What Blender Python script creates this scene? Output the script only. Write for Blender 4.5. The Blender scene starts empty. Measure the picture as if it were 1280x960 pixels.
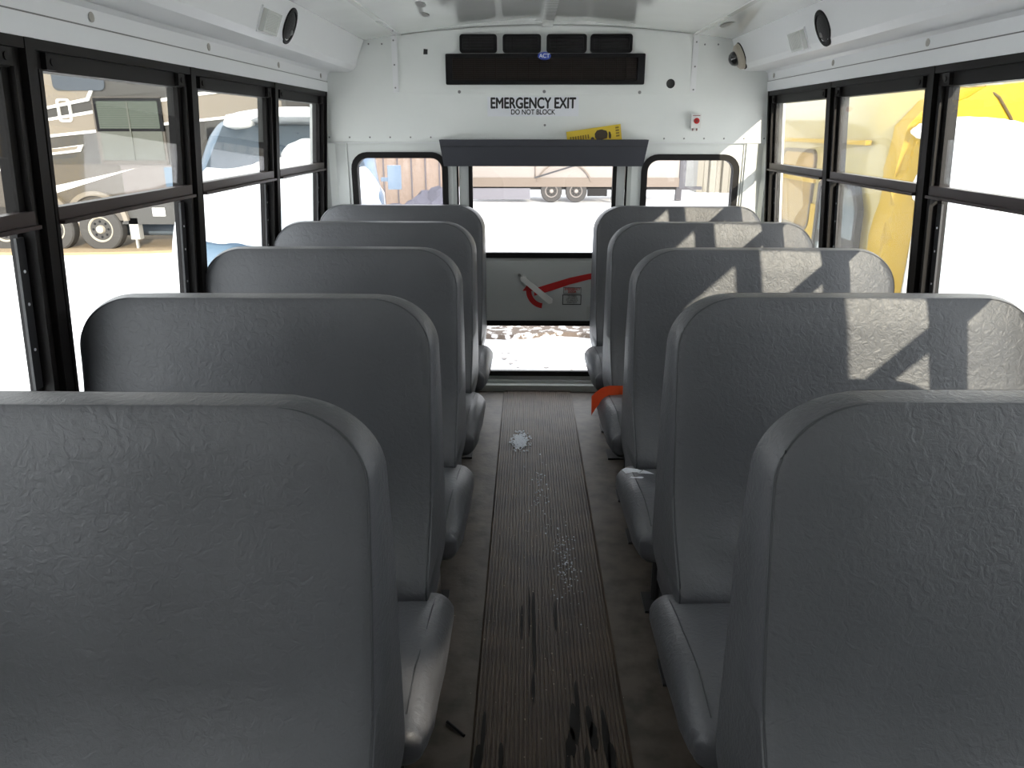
import bpy, bmesh, math, random
from mathutils import Vector, Matrix, noise, geometry
random.seed(7)
sc = bpy.context.scene
COL = sc.collection
PI = math.pi
# ------------------------------------------------------------ camera, light, exposure
cam = bpy.data.cameras.new('camera'); camo = bpy.data.objects.new('camera', cam); COL.objects.link(camo)
camo.location = (-.0625, 0, 1.3847); camo.rotation_euler = (PI/2-.3243, 0, .0191)
cam.sensor_width = 36; cam.lens = 950.5*36/1280; cam.clip_start = .02; cam.clip_end = 400
sc.camera = camo
wd = bpy.data.worlds.new('sky'); sc.world = wd; wd.use_nodes = True
bg = wd.node_tree.nodes['Background']; bg.inputs[0].default_value = (.93, .96, 1, 1); bg.inputs[1].default_value = 3.3
sl = bpy.data.lights.new('sun', 'SUN'); sl.energy = 5.8; sl.angle = .009; sl.color = (1, .9, .74)
so = bpy.data.objects.new('sun', sl); COL.objects.link(so)
so.rotation_euler = Vector((-.33, 1, -.30)).to_track_quat('-Z', 'Y').to_euler(); so.location = (6, -12, 8)
sc.view_settings.view_transform = 'Standard'; sc.view_settings.look = 'None'
sc.view_settings.exposure = .50; sc.view_settings.gamma = 1; sc.view_settings.use_curve_mapping = False
sc.cycles.max_bounces = 10; sc.cycles.diffuse_bounces = 7; sc.cycles.transparent_max_bounces = 16
sc.cycles.use_denoising = True

# ------------------------------------------------------------ materials
def mat(name, col, rough=.5, metal=0, bump=None, var=None, coat=0, emit=None, spec=.5):
    """bump=(scale, strength, distance)  var=(scale, colour2, low, high)"""
    m = bpy.data.materials.new(name); m.use_nodes = True; nt = m.node_tree; p = nt.nodes['Principled BSDF']
    p.inputs['Base Color'].default_value = (*col, 1); p.inputs['Roughness'].default_value = rough
    p.inputs['Metallic'].default_value = metal; p.inputs['Coat Weight'].default_value = coat
    p.inputs['Specular IOR Level'].default_value = spec; p.inputs['Coat Roughness'].default_value = .08
    tc = nt.nodes.new('ShaderNodeTexCoord')
    def nz(s, det=6):
        n = nt.nodes.new('ShaderNodeTexNoise'); n.inputs['Scale'].default_value = s; n.inputs['Detail'].default_value = det
        nt.links.new(tc.outputs['Object'], n.inputs['Vector']); return n
    if var:
        n = nz(var[0]); r = nt.nodes.new('ShaderNodeMapRange'); r.inputs[1].default_value = var[2]; r.inputs[2].default_value = var[3]
        nt.links.new(n.outputs[0], r.inputs[0]); mx = nt.nodes.new('ShaderNodeMix'); mx.data_type = 'RGBA'
        mx.inputs[6].default_value = (*col, 1); mx.inputs[7].default_value = (*var[1], 1)
        nt.links.new(r.outputs[0], mx.inputs[0]); nt.links.new(mx.outputs[2], p.inputs['Base Color'])
    if bump:
        n = nz(bump[0], 8); b = nt.nodes.new('ShaderNodeBump'); b.inputs['Strength'].default_value = bump[1]; b.inputs['Distance'].default_value = bump[2]
        nt.links.new(n.outputs[0], b.inputs['Height']); nt.links.new(b.outputs[0], p.inputs['Normal'])
    return m
def vinyl(name, col, col2):
    m = mat(name, col, .42, var=(3.5, col2, .35, .65)); nt = m.node_tree; p = nt.nodes['Principled BSDF']
    tc = nt.nodes.new('ShaderNodeTexCoord')
    v = nt.nodes.new('ShaderNodeTexVoronoi'); v.feature = 'DISTANCE_TO_EDGE'; v.inputs['Scale'].default_value = 95
    n = nt.nodes.new('ShaderNodeTexNoise'); n.inputs['Scale'].default_value = 14; n.inputs['Detail'].default_value = 7; n.inputs['Distortion'].default_value = 1.2
    mixv = nt.nodes.new('ShaderNodeMix'); mixv.data_type = 'VECTOR'; mixv.inputs[0].default_value = .09
    nt.links.new(tc.outputs['Object'], n.inputs['Vector']); nt.links.new(tc.outputs['Object'], mixv.inputs[4]); nt.links.new(n.outputs['Color'], mixv.inputs[5])
    nt.links.new(mixv.outputs[1], v.inputs['Vector'])
    mn = nt.nodes.new('ShaderNodeMath'); mn.operation = 'MINIMUM'; mn.inputs[1].default_value = .12; nt.links.new(v.outputs[0], mn.inputs[0])
    b1 = nt.nodes.new('ShaderNodeBump'); b1.inputs['Strength'].default_value = .22; b1.inputs['Distance'].default_value = .004; nt.links.new(mn.outputs[0], b1.inputs['Height'])
    n2 = nt.nodes.new('ShaderNodeTexNoise'); n2.inputs['Scale'].default_value = 55; n2.inputs['Detail'].default_value = 6; n2.inputs['Distortion'].default_value = 1.2
    nt.links.new(tc.outputs['Object'], n2.inputs['Vector'])
    b2 = nt.nodes.new('ShaderNodeBump'); b2.inputs['Strength'].default_value = .55; b2.inputs['Distance'].default_value = .003
    nt.links.new(n2.outputs[0], b2.inputs['Height']); nt.links.new(b1.outputs[0], b2.inputs['Normal']); nt.links.new(b2.outputs[0], p.inputs['Normal'])
    return m
def glass(name, tint, gloss=.06, film=0.0, dcol=(.8, .8, .78)):
    m = bpy.data.materials.new(name); m.use_nodes = True; nt = m.node_tree; nt.nodes.clear()
    o = nt.nodes.new('ShaderNodeOutputMaterial'); t = nt.nodes.new('ShaderNodeBsdfTransparent'); t.inputs[0].default_value = (*tint, 1)
    g = nt.nodes.new('ShaderNodeBsdfGlossy'); g.inputs['Roughness'].default_value = .02
    f = nt.nodes.new('ShaderNodeLayerWeight'); f.inputs[0].default_value = .5
    pw = nt.nodes.new('ShaderNodeMath'); pw.operation = 'POWER'; pw.inputs[1].default_value = 5; nt.links.new(f.outputs['Facing'], pw.inputs[0])
    mul = nt.nodes.new('ShaderNodeMath'); mul.operation = 'MULTIPLY_ADD'; mul.inputs[1].default_value = .7; mul.inputs[2].default_value = gloss*.5; nt.links.new(pw.outputs[0], mul.inputs[0])
    a = nt.nodes.new('ShaderNodeMixShader'); nt.links.new(mul.outputs[0], a.inputs[0]); nt.links.new(t.outputs[0], a.inputs[1]); nt.links.new(g.outputs[0], a.inputs[2])
    last = a
    if film:
        d = nt.nodes.new('ShaderNodeBsdfTranslucent'); d.inputs[0].default_value = (*dcol, 1)
        d2 = nt.nodes.new('ShaderNodeBsdfDiffuse'); d2.inputs[0].default_value = (*dcol, 1)
        dm = nt.nodes.new('ShaderNodeMixShader'); dm.inputs[0].default_value = .4; nt.links.new(d.outputs[0], dm.inputs[1]); nt.links.new(d2.outputs[0], dm.inputs[2])
        n = nt.nodes.new('ShaderNodeTexNoise'); n.inputs['Scale'].default_value = 5; n.inputs['Detail'].default_value = 6
        tc = nt.nodes.new('ShaderNodeTexCoord'); nt.links.new(tc.outputs['Object'], n.inputs['Vector'])
        r = nt.nodes.new('ShaderNodeMapRange'); r.inputs[1].default_value = .3; r.inputs[2].default_value = .8; r.inputs[3].default_value = film*.6; r.inputs[4].default_value = film*1.6
        nt.links.new(n.outputs[0], r.inputs[0])
        b = nt.nodes.new('ShaderNodeMixShader'); nt.links.new(r.outputs[0], b.inputs[0]); nt.links.new(a.outputs[0], b.inputs[1]); nt.links.new(dm.outputs[0], b.inputs[2]); last = b
    nt.links.new(last.outputs[0], o.inputs[0]); return m

M_VIN = vinyl('grey_vinyl', (.078, .080, .088), (.066, .068, .075))
M_SEAM = mat('seam_thread', (.035, .037, .042), .6)
M_STEEL = mat('black_steel', (.02, .02, .022), .45)
M_WHITE = mat('white_panel', (.80, .82, .80), .3, bump=(30, .04, .002), var=(3, (.75, .78, .76), .35, .7))
M_CEIL = mat('white_gloss_ceiling', (.82, .83, .81), .09, coat=.8, var=(4, (.76, .77, .75), .4, .75))
M_DUCT = mat('white_duct', (.82, .83, .84), .32)
M_BLK = mat('black_frame', (.007, .006, .006), .5, spec=.2)
M_RAIL = mat('brown_black_rail', (.04, .03, .03), .4, spec=.3)
M_GREYF = mat('grey_metal_jamb', (.46, .48, .46), .4)
M_DOOR = mat('door_panel_grey', (.5, .52, .51), .42)
M_PAD = mat('charcoal_pad_vinyl', (.045, .047, .058), .5, bump=(120, .15, .001))
M_RUB = mat('black_rubber', (.008, .007, .007), .6, spec=.25)
M_DARK = mat('dark_plastic', (.004, .004, .005), .45, spec=.2)
M_GRILL = mat('brown_grille_plastic', (.022, .014, .010), .5, spec=.25)
M_SCREW = mat('screw_metal', (.25, .25, .25), .35, .8)
M_RED = mat('red_decal', (.50, .012, .012), .5)
M_HANDLE = mat('handle_white', (.72, .72, .7), .3)
M_PAPER = mat('white_decal', (.78, .8, .84), .5)
M_DOORDEC = mat('grey_decal', (.55, .56, .56), .5)
M_INK = mat('black_ink', (.01, .01, .01), .5)
M_YEL = mat('yellow_card', (.72, .52, .04), .5)
M_ORANGE = mat('orange_webbing', (.78, .10, .015), .6, bump=(300, .3, .001))
M_BLUE = mat('blue_badge', (.02, .06, .4), .3)
M_LENS = mat('clear_dome_lens', (.62, .63, .6), .12, coat=1)
M_SNOW = mat('snow', (.86, .88, .9), .75, bump=(6, .5, .05))
M_GLU = glass('upper_pane_glass', (.74, .74, .72))
M_GLL = glass('lower_pane_glass', (.92, .93, .92))
M_GLD = glass('reflection_haze_glass', (.90, .90, .88), film=.035)  # milky film stands in for pale reflections on the rear right panes
M_GLR = glass('rear_glass', (.93, .93, .93))
M_GLF = glass('frosted_rear_glass', (.85, .85, .87), film=.03)

# ------------------------------------------------------------ mesh helpers
def box(bm, x0, x1, y0, y1, z0, z1):
    v = [bm.verts.new((x, y, z)) for x in (x0, x1) for y in (y0, y1) for z in (z0, z1)]
    for f in ((0,1,3,2),(4,6,7,5),(0,4,5,1),(2,3,7,6),(0,2,6,4),(1,5,7,3)): bm.faces.new([v[i] for i in f])
    return v
def rbox(bm, x0, x1, y0, y1, z0, z1, r, seg=3, cuts=0):
    t = bmesh.new(); box(t, x0, x1, y0, y1, z0, z1)
    if cuts: bmesh.ops.subdivide_edges(t, edges=t.edges[:], cuts=cuts, use_grid_fill=True)
    sharp = [e for e in t.edges if e.calc_face_angle(0) > .8]
    bmesh.ops.bevel(t, geom=sharp, offset=r, segments=seg, affect='EDGES', profile=.5)
    add(bm, t); t.free()
def add(bm, t, mtx=None):
    mp = {}
    for v in t.verts: mp[v] = bm.verts.new(mtx @ v.co if mtx else v.co)
    for f in t.faces:
        try: bm.faces.new([mp[v] for v in f.verts])
        except ValueError: pass
    return list(mp.values())
def roundbox(bm, x0, x1, y0, y1, z0, z1, r):
    # closed box whose grid clusters near the edges, rounded to radius r
    def ax(a, b):
        e = [0, .12*r, .3*r, .5*r, .75*r, r]; n = max(1, int((b-a-2*r)/.045))
        return [a+t for t in e]+[a+r+(b-a-2*r)*i/n for i in range(1, n)]+[b-t for t in e[::-1]]
    X, Y, Z = ax(x0, x1), ax(y0, y1), ax(z0, z1); vs = {}
    def V(i, j, k):
        if (i, j, k) not in vs:
            p = Vector((X[i], Y[j], Z[k])); c = Vector((min(max(p.x, x0+r), x1-r), min(max(p.y, y0+r), y1-r), min(max(p.z, z0+r), z1-r)))
            d = p-c; vs[(i, j, k)] = bm.verts.new(c+d.normalized()*r if d.length > 1e-9 else p)
        return vs[(i, j, k)]
    a, b, c = len(X)-1, len(Y)-1, len(Z)-1
    for i in range(a):
        for j in range(b):
            for k in (0, c): bm.faces.new([V(i, j, k), V(i+1, j, k), V(i+1, j+1, k), V(i, j+1, k)])
        for k in range(c):
            for j in (0, b): bm.faces.new([V(i, j, k), V(i+1, j, k), V(i+1, j, k+1), V(i, j, k+1)])
    for j in range(b):
        for k in range(c):
            for i in (0, a): bm.faces.new([V(i, j, k), V(i, j+1, k), V(i, j+1, k+1), V(i, j, k+1)])
def prism(bm, pts, axis, a, b, holes=()):
    """polygon pts (2D) with holes, extruded along axis: 'x' (y,z) 'y' (x,z) 'z' (x,y)"""
    loops = [list(pts)]+[list(h) for h in holes]
    def P(p, t): return (t, p[0], p[1]) if axis == 'x' else (p[0], t, p[1]) if axis == 'y' else (p[0], p[1], t)
    flat = [p for l in loops for p in l]
    tri = geometry.tessellate_polygon([[Vector((p[0], p[1], 0)) for p in l] for l in loops])
    va = [bm.verts.new(P(p, a)) for p in flat]; vb = [bm.verts.new(P(p, b)) for p in flat]
    if not holes: bm.faces.new(va); bm.faces.new(vb[::-1])
    else:
        for t in tri:
            bm.faces.new([va[i] for i in t]); bm.faces.new([vb[i] for i in t[::-1]])
    k = 0
    for l in loops:
        n = len(l)
        for i in range(n):
            j = (i+1) % n; bm.faces.new([va[k+i], va[k+j], vb[k+j], vb[k+i]])
        k += n
def rrect(x0, x1, z0, z1, r, n=6):
    o = []
    for cx, cz, a in ((x1-r, z1-r, 0), (x0+r, z1-r, 90), (x0+r, z0+r, 180), (x1-r, z0+r, 270)):
        for i in range(n+1):
            t = math.radians(a+90*i/n); o.append((cx+r*math.cos(t), cz+r*math.sin(t)))
    return o
def circ(cx, cz, r, n=20, rz=None):
    return [(cx+r*math.cos(2*PI*i/n), cz+(rz or r)*math.sin(2*PI*i/n)) for i in range(n)]
def tube(bm, pts, r, n=8, closed=False):
    pts = [Vector(p) for p in pts]; rings = []; N = len(pts)
    up = Vector((0, 0, 1))
    for i, p in enumerate(pts):
        a = pts[(i-1) % N] if (closed or i > 0) else p; b = pts[(i+1) % N] if (closed or i < N-1) else p
        d = (b-a).normalized(); u = up if abs(d.dot(up)) < .9 else Vector((1, 0, 0))
        s = d.cross(u).normalized(); w = s.cross(d).normalized()
        rings.append([bm.verts.new(p+s*r*math.cos(2*PI*k/n)+w*r*math.sin(2*PI*k/n)) for k in range(n)])
    for i in range(N if closed else N-1):
        A = rings[i]; B = rings[(i+1) % N]
        for k in range(n): bm.faces.new([A[k], A[(k+1) % n], B[(k+1) % n], B[k]])
    if not closed: bm.faces.new(rings[0]); bm.faces.new(rings[-1][::-1])
def lathe(bm, prof, mtx, n=28):
    rings = [[bm.verts.new(mtx @ Vector((r*math.cos(2*PI*k/n), r*math.sin(2*PI*k/n), h))) for k in range(n)] for r, h in prof]
    for A, B in zip(rings, rings[1:]):
        for k in range(n): bm.faces.new([A[k], A[(k+1) % n], B[(k+1) % n], B[k]])
    bm.faces.new(rings[0][::-1]); bm.faces.new(rings[-1])
def grid(bm, f, nu, nv):
    g = [[bm.verts.new(f(i/nu, j/nv)) for j in range(nv+1)] for i in range(nu+1)]
    for i in range(nu):
        for j in range(nv): bm.faces.new([g[i][j], g[i+1][j], g[i+1][j+1], g[i][j+1]])
def obj(name, bm, m, parent=None, smooth=True, ang=.6):
    bmesh.ops.recalc_face_normals(bm, faces=bm.faces[:])
    for f in bm.faces: f.smooth = smooth
    for e in bm.edges:
        if len(e.link_faces) == 2 and e.calc_face_angle(0) > ang: e.smooth = False
    me = bpy.data.meshes.new(name); bm.to_mesh(me); bm.free(); me.materials.append(m)
    o = bpy.data.objects.new(name, me); COL.objects.link(o)
    if parent: o.parent = parent; o.matrix_parent_inverse = Matrix.Translation(parent.location).inverted() if parent.location.length else Matrix()
    return o
def tag(o, label, cat, group=None, kind=None):
    o['label'] = label; o['category'] = cat
    if group: o['group'] = group
    if kind: o['kind'] = kind
    return o
def struct(name, bm, m, **k):
    o = obj(name, bm, m, **k); o['kind'] = 'structure'; return o
def thing(name, label, cat, loc=(0, 0, 0), group=None):
    o = bpy.data.objects.new(name, None); o.empty_display_size = .1; COL.objects.link(o); o.location = loc
    return tag(o, label, cat, group)
def copy_tree(o):
    c = o.copy(); COL.objects.link(c)
    for ch in o.children:
        d = ch.copy(); COL.objects.link(d); d.parent = c
        for g in ch.children:
            e = g.copy(); COL.objects.link(e); e.parent = d
    return c
B = bmesh.new
def text_mesh(name, s, size, m, loc, rot, parent=None, sx=1, align='CENTER', ext=.0004, bold=0):
    cu = bpy.data.curves.new(name, 'FONT'); cu.body = s; cu.size = size; cu.align_x = align; cu.align_y = 'CENTER'; cu.extrude = ext; cu.space_line = .9
    cu.offset = 0
    t = bpy.data.objects.new(name+'_t', cu); COL.objects.link(t); bpy.context.view_layer.update()
    me = bpy.data.meshes.new_from_object(t.evaluated_get(bpy.context.evaluated_depsgraph_get())); bpy.data.objects.remove(t)
    if bold:
        bb = bmesh.new()
        for dx, dy in ((-1, 0), (1, 0), (0, -1), (0, 1), (0, 0)):
            q = bmesh.new(); q.from_mesh(me); add(bb, q, Matrix.Translation((dx*bold/sx, dy*bold, dx*.00003+dy*.00002))); q.free()
        bb.to_mesh(me); bb.free()
    me.transform(Matrix.Translation(loc) @ rot.to_4x4() @ Matrix.Diagonal((sx, 1, 1, 1))); me.materials.clear(); me.materials.append(m)
    o = bpy.data.objects.new(name, me); COL.objects.link(o)
    if parent: o.parent = parent; o.matrix_parent_inverse = Matrix.Translation(parent.location).inverted()
    return o
RX = Matrix.Rotation(PI/2, 3, 'X')       # text facing -Y

# ------------------------------------------------------------ the shell
CX = .03
YR = 4.05; YF = -2.3
def W(s, z): return CX+s*(1.160-.05*(z-.87)/.68)
def wbox(bm, s, y0, y1, z0, z1, d0, d1):
    v = [bm.verts.new((W(s, z)-s*d, y, z)) for d in (d0, d1) for y in (y0, y1) for z in (z0, z1)]
    for f in ((0,1,3,2),(4,6,7,5),(0,4,5,1),(2,3,7,6),(0,2,6,4),(1,5,7,3)): bm.faces.new([v[i] for i in f])
# floor
mf = mat('floor_rubber', (.098, .078, .062), .5, bump=(40, .35, .004), var=(13, (.042, .036, .026), .42, .66))
bm = B(); box(bm, -1.2, 1.26, YF, YR+.06, -.04, 0); struct('floor', bm, mf)
# ribbed aisle runner
mr = mat('ribbed_rubber_runner', (.090, .063, .041), .48, var=(7, (.046, .033, .022), .40, .68), bump=(60, .3, .002))
bm = B(); nr = 34; pr = [(-.186, .001)]
for i in range(nr):
    a = -.182+i*.366/nr; w = .366/nr
    pr += [(a+w*.08, .003), (a+w*.25, .0065), (a+w*.70, .0065), (a+w*.88, .003)]
pr += [(.19, .001)]
for y0, y1 in ((-2.2, 3.20), (3.203, 4.0)):
    for (xa, za), (xb, zb) in zip(pr, pr[1:]):
        n = 24 if y0 < 0 else 4
        for k in range(n):
            ya = y0+(y1-y0)*k/n; yb = y0+(y1-y0)*(k+1)/n
            bm.faces.new([bm.verts.new(p) for p in ((xa, ya, za), (xb, ya, zb), (xb, yb, zb), (xa, yb, za))])
bmesh.ops.remove_doubles(bm, verts=bm.verts[:], dist=1e-5)
tag(obj('aisle_runner', bm, mr, ang=.3), 'long ribbed brown rubber runner down the middle of the aisle', 'floor mat')
mdirt = mat('dark_wet_stain', (.010, .009, .008), .6, spec=.2)
# ceiling
def cz(x): return 1.857-.062*((x-CX)/.87)**2
bm = B(); N = 40
xs = [CX-1.0+2.0*i/N for i in range(N+1)]
prism(bm, [(x, cz(x)) for x in xs]+[(x, cz(x)+.04) for x in xs[::-1]], 'y', YF, YR+.05)
ceil = struct('ceiling', bm, M_CEIL, ang=.5)
for x0 in (-.69, .745):
    bm = B(); prism(bm, [(x0-.014, cz(x0-.014)+.002), (x0-.012, cz(x0)-.003), (x0+.012, cz(x0)-.003), (x0+.014, cz(x0)+.002)], 'y', YF, YR)
    obj('seam_strip', bm, M_CEIL, ceil)
bm = B()
for k in range(90):
    y = 4.02-k*.03; rbox(bm, CX-.026, CX+.026, y-.026, y, 1.846, 1.857, .003, 1)
obj('corrugated_seam_tape', bm, M_CEIL, ceil)
mst = mat('grey_mark', (.22, .22, .21), .6)
for x, y, a, b in ((-.479, 3.23, .022, .07), (-.494, 3.49, .02, .06), (.80, 3.62, .028, .10)):
    bm = B(); prism(bm, circ(x, y, a, 14, b), 'z', cz(x)-.0012, cz(x)+.001); obj('ceiling_mark', bm, mst, ceil)  # small grey oval marks on the ceiling
# side walls: panel below the windows, header above, end pieces
POSTS = [4.0, 3.20, 2.41, 1.63, .85, .07]
for s, nm in ((-1, 'left'), (1, 'right')):
    bm = B()
    wbox(bm, s, YF, YR+.05, 0, .70, -.06, 0)
    wbox(bm, s, YF, YR+.05, 1.555, 1.86, -.06, 0)
    if s > 0: wbox(bm, s, YF, .07, .70, 1.555, -.06, 0)
    else: wbox(bm, s, YF, -1.49, .70, 1.555, -.06, 0)
    wbox(bm, s, 4.0, YR+.05, .70, 1.555, -.06, 0)
    wo = struct('wall_'+nm, bm, M_WHITE, smooth=False)
    # window header and sloping cove strip below the duct
    bm = B(); wbox(bm, s, YF, YR, 1.557, 1.602, 0, .022); struct('trim_%d' % (1 if s < 0 else 2), bm, M_DUCT, smooth=False)
    bm = B(); h = W(s, 1.6)
    prism(bm, [(h, 1.603), (h-s*.018, 1.603), (h-s*.026, 1.640), (h-s*.04, 1.652), (h, 1.652)], 'y', YF, YR)
    tr = struct('trim_%d' % (3 if s < 0 else 4), bm, M_DUCT)
    for y in ([1.88, 2.55, 3.25, 3.9, 1.2] if s < 0 else [2.46, 3.19, 3.93, 1.7]):
        bm = B(); lathe(bm, [(.011, 0), (.011, .002), (.004, .004)], Matrix.Translation((h-s*.0235, y, 1.624)) @ Matrix.Rotation(-s*PI/2, 4, 'Y'), 14)
        obj('screw_washer', bm, mat('washer', (.42, .40, .36), .5) if 'washer' not in bpy.data.materials else bpy.data.materials['washer'], tr)
    bm = B(); wbox(bm, s, YF, YR-.02, 1.6015, 1.6045, 0, .0225); obj('seam_line', bm, M_SCREW, tr, smooth=False)
    # overhead duct
    a = [(CX+s*1.16, 1.653), (CX+s*1.055, 1.650), (CX+s*.985, 1.648), (CX+s*.955, 1.655), (CX+s*.937, 1.675), (CX+s*.930, 1.70), (CX+s*.893, 1.792), (CX+s*.90, 1.83), (CX+s*1.16, 1.83)]
    bm = B(); prism(bm, a, 'y', YF, YR-.02); d = tag(obj('overhead_duct', bm, M_DUCT, ang=.45), 'long white overhead duct running above the %s windows' % nm, 'duct')
# side windows
wn = 0
for s in (-1, 1):
    P = POSTS + ([-.71, -1.49] if s < 0 else [])
    for k, (yb, ya) in enumerate(zip(P, P[1:])):
        wn += 1
        bm = B(); j = .046
        wbox(bm, s, ya, ya+j, .70, 1.556, -.035, .012); wbox(bm, s, yb-j, yb, .70, 1.556, -.035, .012)
        wbox(bm, s, ya, ya+.016, .70, 1.556, .012, .028); wbox(bm, s, yb-.016, yb, .70, 1.556, .012, .028)
        wbox(bm, s, ya+j-.012, ya+j, .70, 1.5, .012, .02); wbox(bm, s, yb-j, yb-j+.012, .70, 1.5, .012, .02)
        wbox(bm, s, ya+j, yb-j, 1.498, 1.556, -.035, .012); wbox(bm, s, ya+.016, yb-.016, 1.535, 1.556, .012, .026)
        wbox(bm, s, ya+j, yb-j, .70, .75, -.035, .02)
        f = struct('window_%d' % wn, bm, M_BLK, smooth=False)
        bm = B(); wbox(bm, s, ya+j-.004, yb-j+.004, 1.192, 1.222, -.008, .022); wbox(bm, s, ya+j-.004, yb-j+.004, 1.186, 1.194, -.008, .034)
        obj('middle_rail', bm, M_RAIL, f, smooth=False)
        bm = B(); wbox(bm, s, ya+j, ya+j+.020, 1.22, 1.5, -.008, .006); wbox(bm, s, yb-j-.020, yb-j, 1.22, 1.5, -.008, .006)
        obj('upper_sash', bm, M_BLK, f, smooth=False)
        bm = B(); wbox(bm, s, ya+j, ya+j+.028, .75, 1.19, -.022, -.008); wbox(bm, s, yb-j-.016, yb-j, .75, 1.19, -.022, -.008)
        obj('lower_sash', bm, M_BLK, f, smooth=False)
        bm = B(); wbox(bm, s, ya+j, yb-j, 1.205, 1.499, -.001, .002); obj('upper_pane', bm, (M_GLD if (s > 0 and k < 2) else M_GLU if s < 0 else M_GLL), f, smooth=False)
        bm = B(); wbox(bm, s, ya+j, yb-j, .749, 1.194, -.016, -.013); obj('lower_pane', bm, M_GLD if (s > 0 and k < 2) else M_GLL, f, smooth=False)
        for q in (ya+.055, yb-.095):
            bm = B(); wbox(bm, s, q, q+.04, 1.500, 1.533, .012, .024); lathe(bm, [(.008, 0), (.008, .003)], Matrix.Translation((W(s, 1.515)-s*.024, q+.02, 1.516)) @ Matrix.Rotation(-s*PI/2, 4, 'Y'), 12)
            obj('latch', bm, M_RUB, f, smooth=False)
        bm = B(); wbox(bm, s, yb-j-.03, yb-j-.004, .84, 1.17, -.008, -.002)
        t = obj('latch_track', bm, M_STEEL, f, smooth=False)
        bm = B()
        for z in (1.10, 1.03, .93): lathe(bm, [(.0035, 0), (.0035, .001)], Matrix.Translation((W(s, z)+s*.0015, yb-j-.017, z)) @ Matrix.Rotation(-s*PI/2, 4, 'Y'), 10)
        obj('rivet', bm, M_PAPER, t)
# ---- rear wall
bm = B()
lw = rrect(-.959, -.478, .80, 1.262, .075); rw = rrect(.532, 1.014, .80, 1.252, .075)
prism(bm, [(-1.14, 0), (1.21, 0), (1.21, 1.36), (-1.14, 1.36)], 'y', YR+.01, YR+.06,
      holes=[lw, rw, [(-.425, .03), (.452, .03), (.452, 1.26), (-.425, 1.26)]])
rear = struct('wall_rear', bm, M_WHITE, smooth=False)
for h, nm, g in ((lw, 'window_20', M_GLF), (rw, 'window_21', M_GLR)):
    x0 = min(p[0] for p in h); x1 = max(p[0] for p in h); z0 = min(p[1] for p in h); z1 = max(p[1] for p in h)
    bm = B(); prism(bm, rrect(x0-.008, x1+.008, z0-.008, z1+.008, .083), 'y', YR-.004, YR+.05, holes=[rrect(x0+.022, x1-.022, z0+.022, z1-.022, .055)])
    wf = struct(nm, bm, M_RUB, ang=.5)
    bm = B(); prism(bm, rrect(x0+.02, x1-.02, z0+.02, z1-.02, .055), 'y', YR+.02, YR+.024); obj('pane', bm, g, wf, smooth=False)
# upper rear panel (slightly proud, with screws along its foot) and corner posts
bm = B(); xs = [-1.09+i*2.24/30 for i in range(31)]
prism(bm, [(-1.12, 1.322), (1.185, 1.312)]+[(x, cz(x)+.02) for x in xs[::-1]], 'y', YR-.018, YR+.01)
up = struct('wall_rear_upper', bm, M_WHITE, smooth=False)
bm = B(); box(bm, -1.12, 1.185, YR-.022, YR-.018, 1.3135, 1.3175); obj('bottom_lip', bm, M_DUCT, up)
def screw(x, z, par, y=YR-.018, r=.0042):
    bm = B(); lathe(bm, [(r, 0), (r, .0015), (r*.5, .0028)], Matrix.Translation((x, y, z)) @ Matrix.Rotation(PI/2, 4, 'X'), 10); return obj('screw', bm, M_SCREW, par)
for i in range(6): screw(-1.065+i*.103, 1.342, up)
for i in range(6): screw(.625+i*.100, 1.336, up)
for z in (1.79, 1.68, 1.575): screw(-.716, z, up, YR-.03); screw(.752, z-.01, up, YR-.03)
for x in (-.84, -.775): screw(x, 1.775, up); screw(-x+.02, 1.77, up)
for x0 in (-.728, .738):
    bm = B(); box(bm, x0, x0+.027, YR-.022, YR-.016, 1.553, cz(x0)); obj('seam_strip', bm, M_DUCT, up)
screw(-.09+.115+.0, 1.40, up, r=.006)
for s in (-1, 1):
    bm = B()
    if s < 0: prism(bm, [(-1.15, YR+.01), (-1.15, YR-.03), (-1.075, YR-.02), (-1.045, YR+.01)], 'z', 0, 1.316); box(bm, -.995, -.985, YR+.002, YR+.01, 0, 1.316)
    else: prism(bm, [(1.21, YR+.01), (1.21, YR-.045), (1.15, YR-.02), (1.135, YR+.01)], 'z', 0, 1.314); box(bm, 1.045, 1.10, YR-.012, YR+.01, 0, 1.314); box(bm, 1.036, 1.045, YR+.0, YR+.01, 0, 1.314)
    struct('trim_%d' % (5 if s < 0 else 6), bm, M_WHITE, smooth=False)
# ---- emergency door
bm = B()
prism(bm, [(-.445, .0), (.472, .0), (.472, 1.27), (-.445, 1.27)], 'y', YR-.004, YR+.05, holes=[[(-.425, .045), (.452, .045), (.452, 1.255), (-.425, 1.255)]])
fr = struct('trim_7', bm, M_GREYF, smooth=False)
bm = B(); prism(bm, [(-.425, .02), (.452, .02), (.452, 1.255), (-.425, 1.255)], 'y', YR+.006, YR+.03, holes=[[(-.417, .05), (.444, .05), (.444, 1.247), (-.417, 1.247)]]); obj('black_gap_seal', bm, M_RUB, fr, smooth=False)
bm = B(); box(bm, -.43, .46, YR-.06, YR+.0, 0, .035); box(bm, -.43, .46, YR-.02, YR+.03, .035, .05); obj('sill', bm, M_GREYF, fr, smooth=False)
bm = B()
prism(bm, [(-.414, .05), (.441, .05), (.441, 1.245), (-.414, 1.245)], 'y', YR+.01, YR+.045, holes=[rrect(-.358, .392, .752, 1.225, .02), rrect(-.345, .375, .092, .365, .02)])
door = struct('door_1', bm, M_DOOR, smooth=False)
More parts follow.
